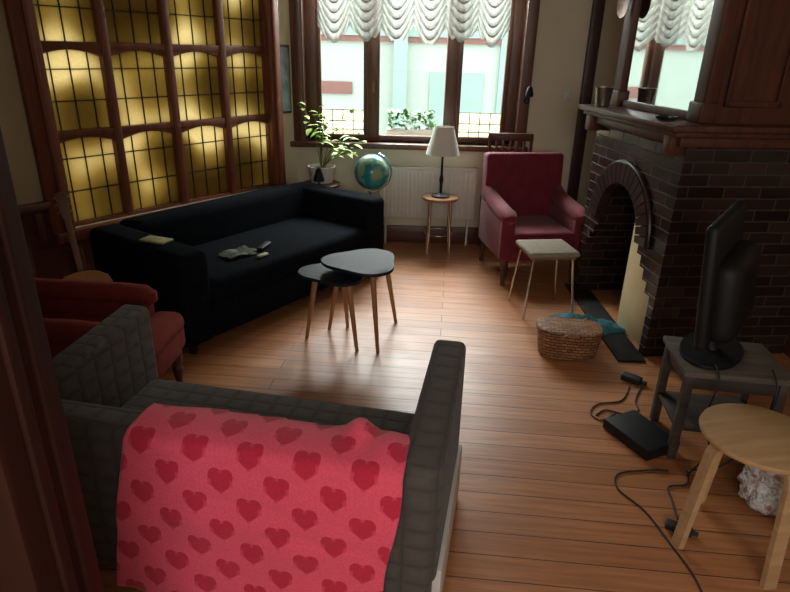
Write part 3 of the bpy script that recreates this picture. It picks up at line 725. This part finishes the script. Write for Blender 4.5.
cb=B(); cb.box((0,0,.012),(.09,.04,.024),.005); cb.cyl((.045,0,.012),(.065,0,.012),.008); cb.obj('power_plug',BLKR,loc=(1.06,1.69,0),rot=R(-30),label='black power plug on the floor near the round stool',category='plug')
def smoothpts(P,n=10):
    P=[Vector(p) for p in P]; out=[]
    for i in range(len(P)-1):
        p0=P[max(i-1,0)];p1=P[i];p2=P[i+1];p3=P[min(i+2,len(P)-1)]
        for k in range(n):
            t=k/n; out.append(.5*((2*p1)+(p2-p0)*t+(2*p0-5*p1+4*p2-p3)*t*t+(3*p1-p0-3*p2+p3)*t**3))
    out.append(P[-1]); return out
Zc=.005
cables=[[(1.16,2.02),(1.06,2.02),(.94,1.99),(.91,1.90),(.97,1.78),(1.0,1.62),(1.02,1.48),(1.01,1.35)],
 [(1.24,2.70),(1.15,2.56),(1.02,2.52),(.96,2.44),(.99,2.38),(1.08,2.44)],
 [(1.24,2.02),(1.20,1.94),(1.12,1.92),(1.10,1.84),(1.08,1.74)],
 [(1.30,2.70),(1.22,2.56),(1.20,2.47),(1.12,2.44),(1.04,2.47),(.98,2.42)]]
for P in cables:
    b=B(); b.tube(smoothpts([(x,y,Zc) for x,y in P]),.0038,8); b.obj('cable',BLKR,label='thin black power cable curling across the floor',category='cable',group='cables on the floor')
for P in ([(1.50,2.07,.47),(1.50,2.01,.40),(1.47,1.99,.2),(1.36,2.02,.03),(1.26,2.03,.006)],[(1.30,2.12,.46),(1.29,2.05,.42),(1.27,2.04,.25),(1.31,2.03,.10),(1.22,1.99,.006)]):
    b=B(); b.tube(smoothpts(P),.0038,8); b.obj('cable',BLKR,label='black cable hanging down from the television',category='cable',group='cables on the floor')
# ------------------------------------------------------------ round beech stool (front)
fs=thing('round_stool','round birch stool with bent wooden legs','stool',(1.225,1.645,0),R(7))
b=B(); b.lathe([(.179,.437),(.187,.442),(.190,.450),(.187,.459),(.179,.462)],n=64); b.obj('seat',OAK,fs)
for k in range(4):
    a=math.pi/2*k; c,s_=math.cos(a),math.sin(a)
    P=smoothpts([(c*.03,s_*.03,.426),(c*.12,s_*.12,.426),(c*.155,s_*.155,.407),(c*.168,s_*.168,.35),(c*.185,s_*.185,.16),(c*.20,s_*.20,.0)],6)
    b=B(); 
    t=Vector((-s_,c,0)); rings=[]
    for i,p in enumerate(P):
        d=(P[min(i+1,len(P)-1)]-P[max(i-1,0)]).normalized(); nn=d.cross(t).normalized()
        rings.append([b.bm.verts.new(p+t*.0225+nn*.010),b.bm.verts.new(p-t*.0225+nn*.010),b.bm.verts.new(p-t*.0225-nn*.010),b.bm.verts.new(p+t*.0225-nn*.010)])
    for i in range(len(rings)-1):
        for j in range(4): b.bm.faces.new((rings[i][j],rings[i][(j+1)%4],rings[i+1][(j+1)%4],rings[i+1][j]))
    b.bm.faces.new(rings[0]); b.bm.faces.new(list(reversed(rings[-1])))
    b.obj('leg',OAK,fs)
b=B(); b.sph((0,0,.13),.13,(1,.85,1.2),u=80,v=50)
for v in b.bm.verts:
    n=noise.noise(v.co*12)*.04+abs(noise.noise(v.co*26))*.035; v.co+=Vector((v.co.x,v.co.y,v.co.z-.12)).normalized()*n
    v.co.z=max(0,v.co.z)
b.obj('plastic_bag',BAGW,loc=(1.50,1.85,0),smooth=50,label='crinkled printed white plastic bag on the floor by the stool',category='bag')
# ------------------------------------------------------------ guitar
gd=Vector((-.23,.28,.86)).normalized(); wx=Vector((.87,.5,0)).normalized(); wx=(wx-gd*wx.dot(gd)).normalized(); nz=gd.cross(wx)
gm=Matrix((wx,-nz,gd)).transposed()
if gm.determinant()<0: gm=Matrix((-wx,-nz,gd)).transposed()
ge=gm.to_euler()
gt=thing('acoustic_guitar','acoustic guitar with a warm wooden body leaning beside the sofa','guitar',(-1.61,2.90,.01),tuple(ge))
def gout(k=1):
    P=[]
    for z,w in ((0,.0),(.005,.07),(.03,.125),(.08,.165),(.14,.175),(.20,.155),(.25,.13),(.29,.122),(.33,.13),(.38,.14),(.42,.125),(.45,.08),(.46,.03)):
        P.append((w*k,z))
    return P+[(-x,z) for x,z in reversed(P[1:])]
rx=Euler((R(90),0,0)).to_matrix()
b=B(); b.prism(gout(),-.045,.045,rot=rx,bev=.004); b.obj('body',SPRUCE,gt)
b=B(); b.cyl((0,-.046,.31),(0,-.048,.31),.045,n=32); b.obj('sound_hole',BLK,gt)
b=B(); b.box((0,-.03,.60),(.033,.020,.34),.006); b.obj('neck',FRET,gt)
b=B(); b.prism([(-.018,.76),(-.027,.80),(-.030,.90),(0,.912),(.030,.90),(.027,.80),(.018,.76)],-.007,.007,rot=rx,c=(0,-.02,0),bev=.003); b.obj('headstock',FRET,gt)
for sx in (-1,1):
    for z in (.80,.84,.88):
        b=B(); b.cyl((sx*.026,-.02,z),(sx*.040,-.02,z),.005,n=8); b.obj('tuning_peg',PEWTER,gt)
# ------------------------------------------------------------ lights / world
w=bpy.data.worlds.new('World'); sc.world=w; w.use_nodes=True
bg=w.node_tree.nodes['Background']; bg.inputs['Color'].default_value=(.91,.97,.98,1); bg.inputs['Strength'].default_value=3.8
def area(name,loc,rot,sx,sy,en,col,portal=False):
    l=bpy.data.lights.new(name,'AREA'); l.shape='RECTANGLE'; l.size=sx; l.size_y=sy; l.energy=en; l.color=col
    o=bpy.data.objects.new(name,l); COL.objects.link(o); o.location=loc; o.rotation_euler=rot
    if portal: l.cycles.is_portal=True
    return o
area('window_portal',((WX0+WX1)/2,YB+.3,(WZ0+WZ1)/2),(R(-90),0,0),1.8,1.6,1,(1,1,1),True)
area('added_sky_fill',(.1,YB+1.1,2.65),(R(-64),0,0),2.6,1.0,470,(.94,.98,.99))  # added lamp hidden outside above the valance, boosts daylight and floor sheen
area('added_rear_fill',(.1,-2.0,1.9),(R(72),0,R(8)),2.2,1.4,54,(1,.98,.94))  # added fill lamp behind the camera; the rear wall has no window
# ------------------------------------------------------------ camera
cam=bpy.data.cameras.new('camera'); co=bpy.data.objects.new('camera',cam); COL.objects.link(co)
cam.sensor_width=36; cam.lens=593/790*36; cam.clip_start=.05
Mx=(Matrix.Rotation(R(90)-R(22.5),3,'X')@Matrix.Rotation(R(1.5),3,'Z')).to_4x4(); Mx.translation=(0,0,1.6)
co.matrix_world=Mx
sc.camera=co
sc.view_settings.view_transform='Standard'
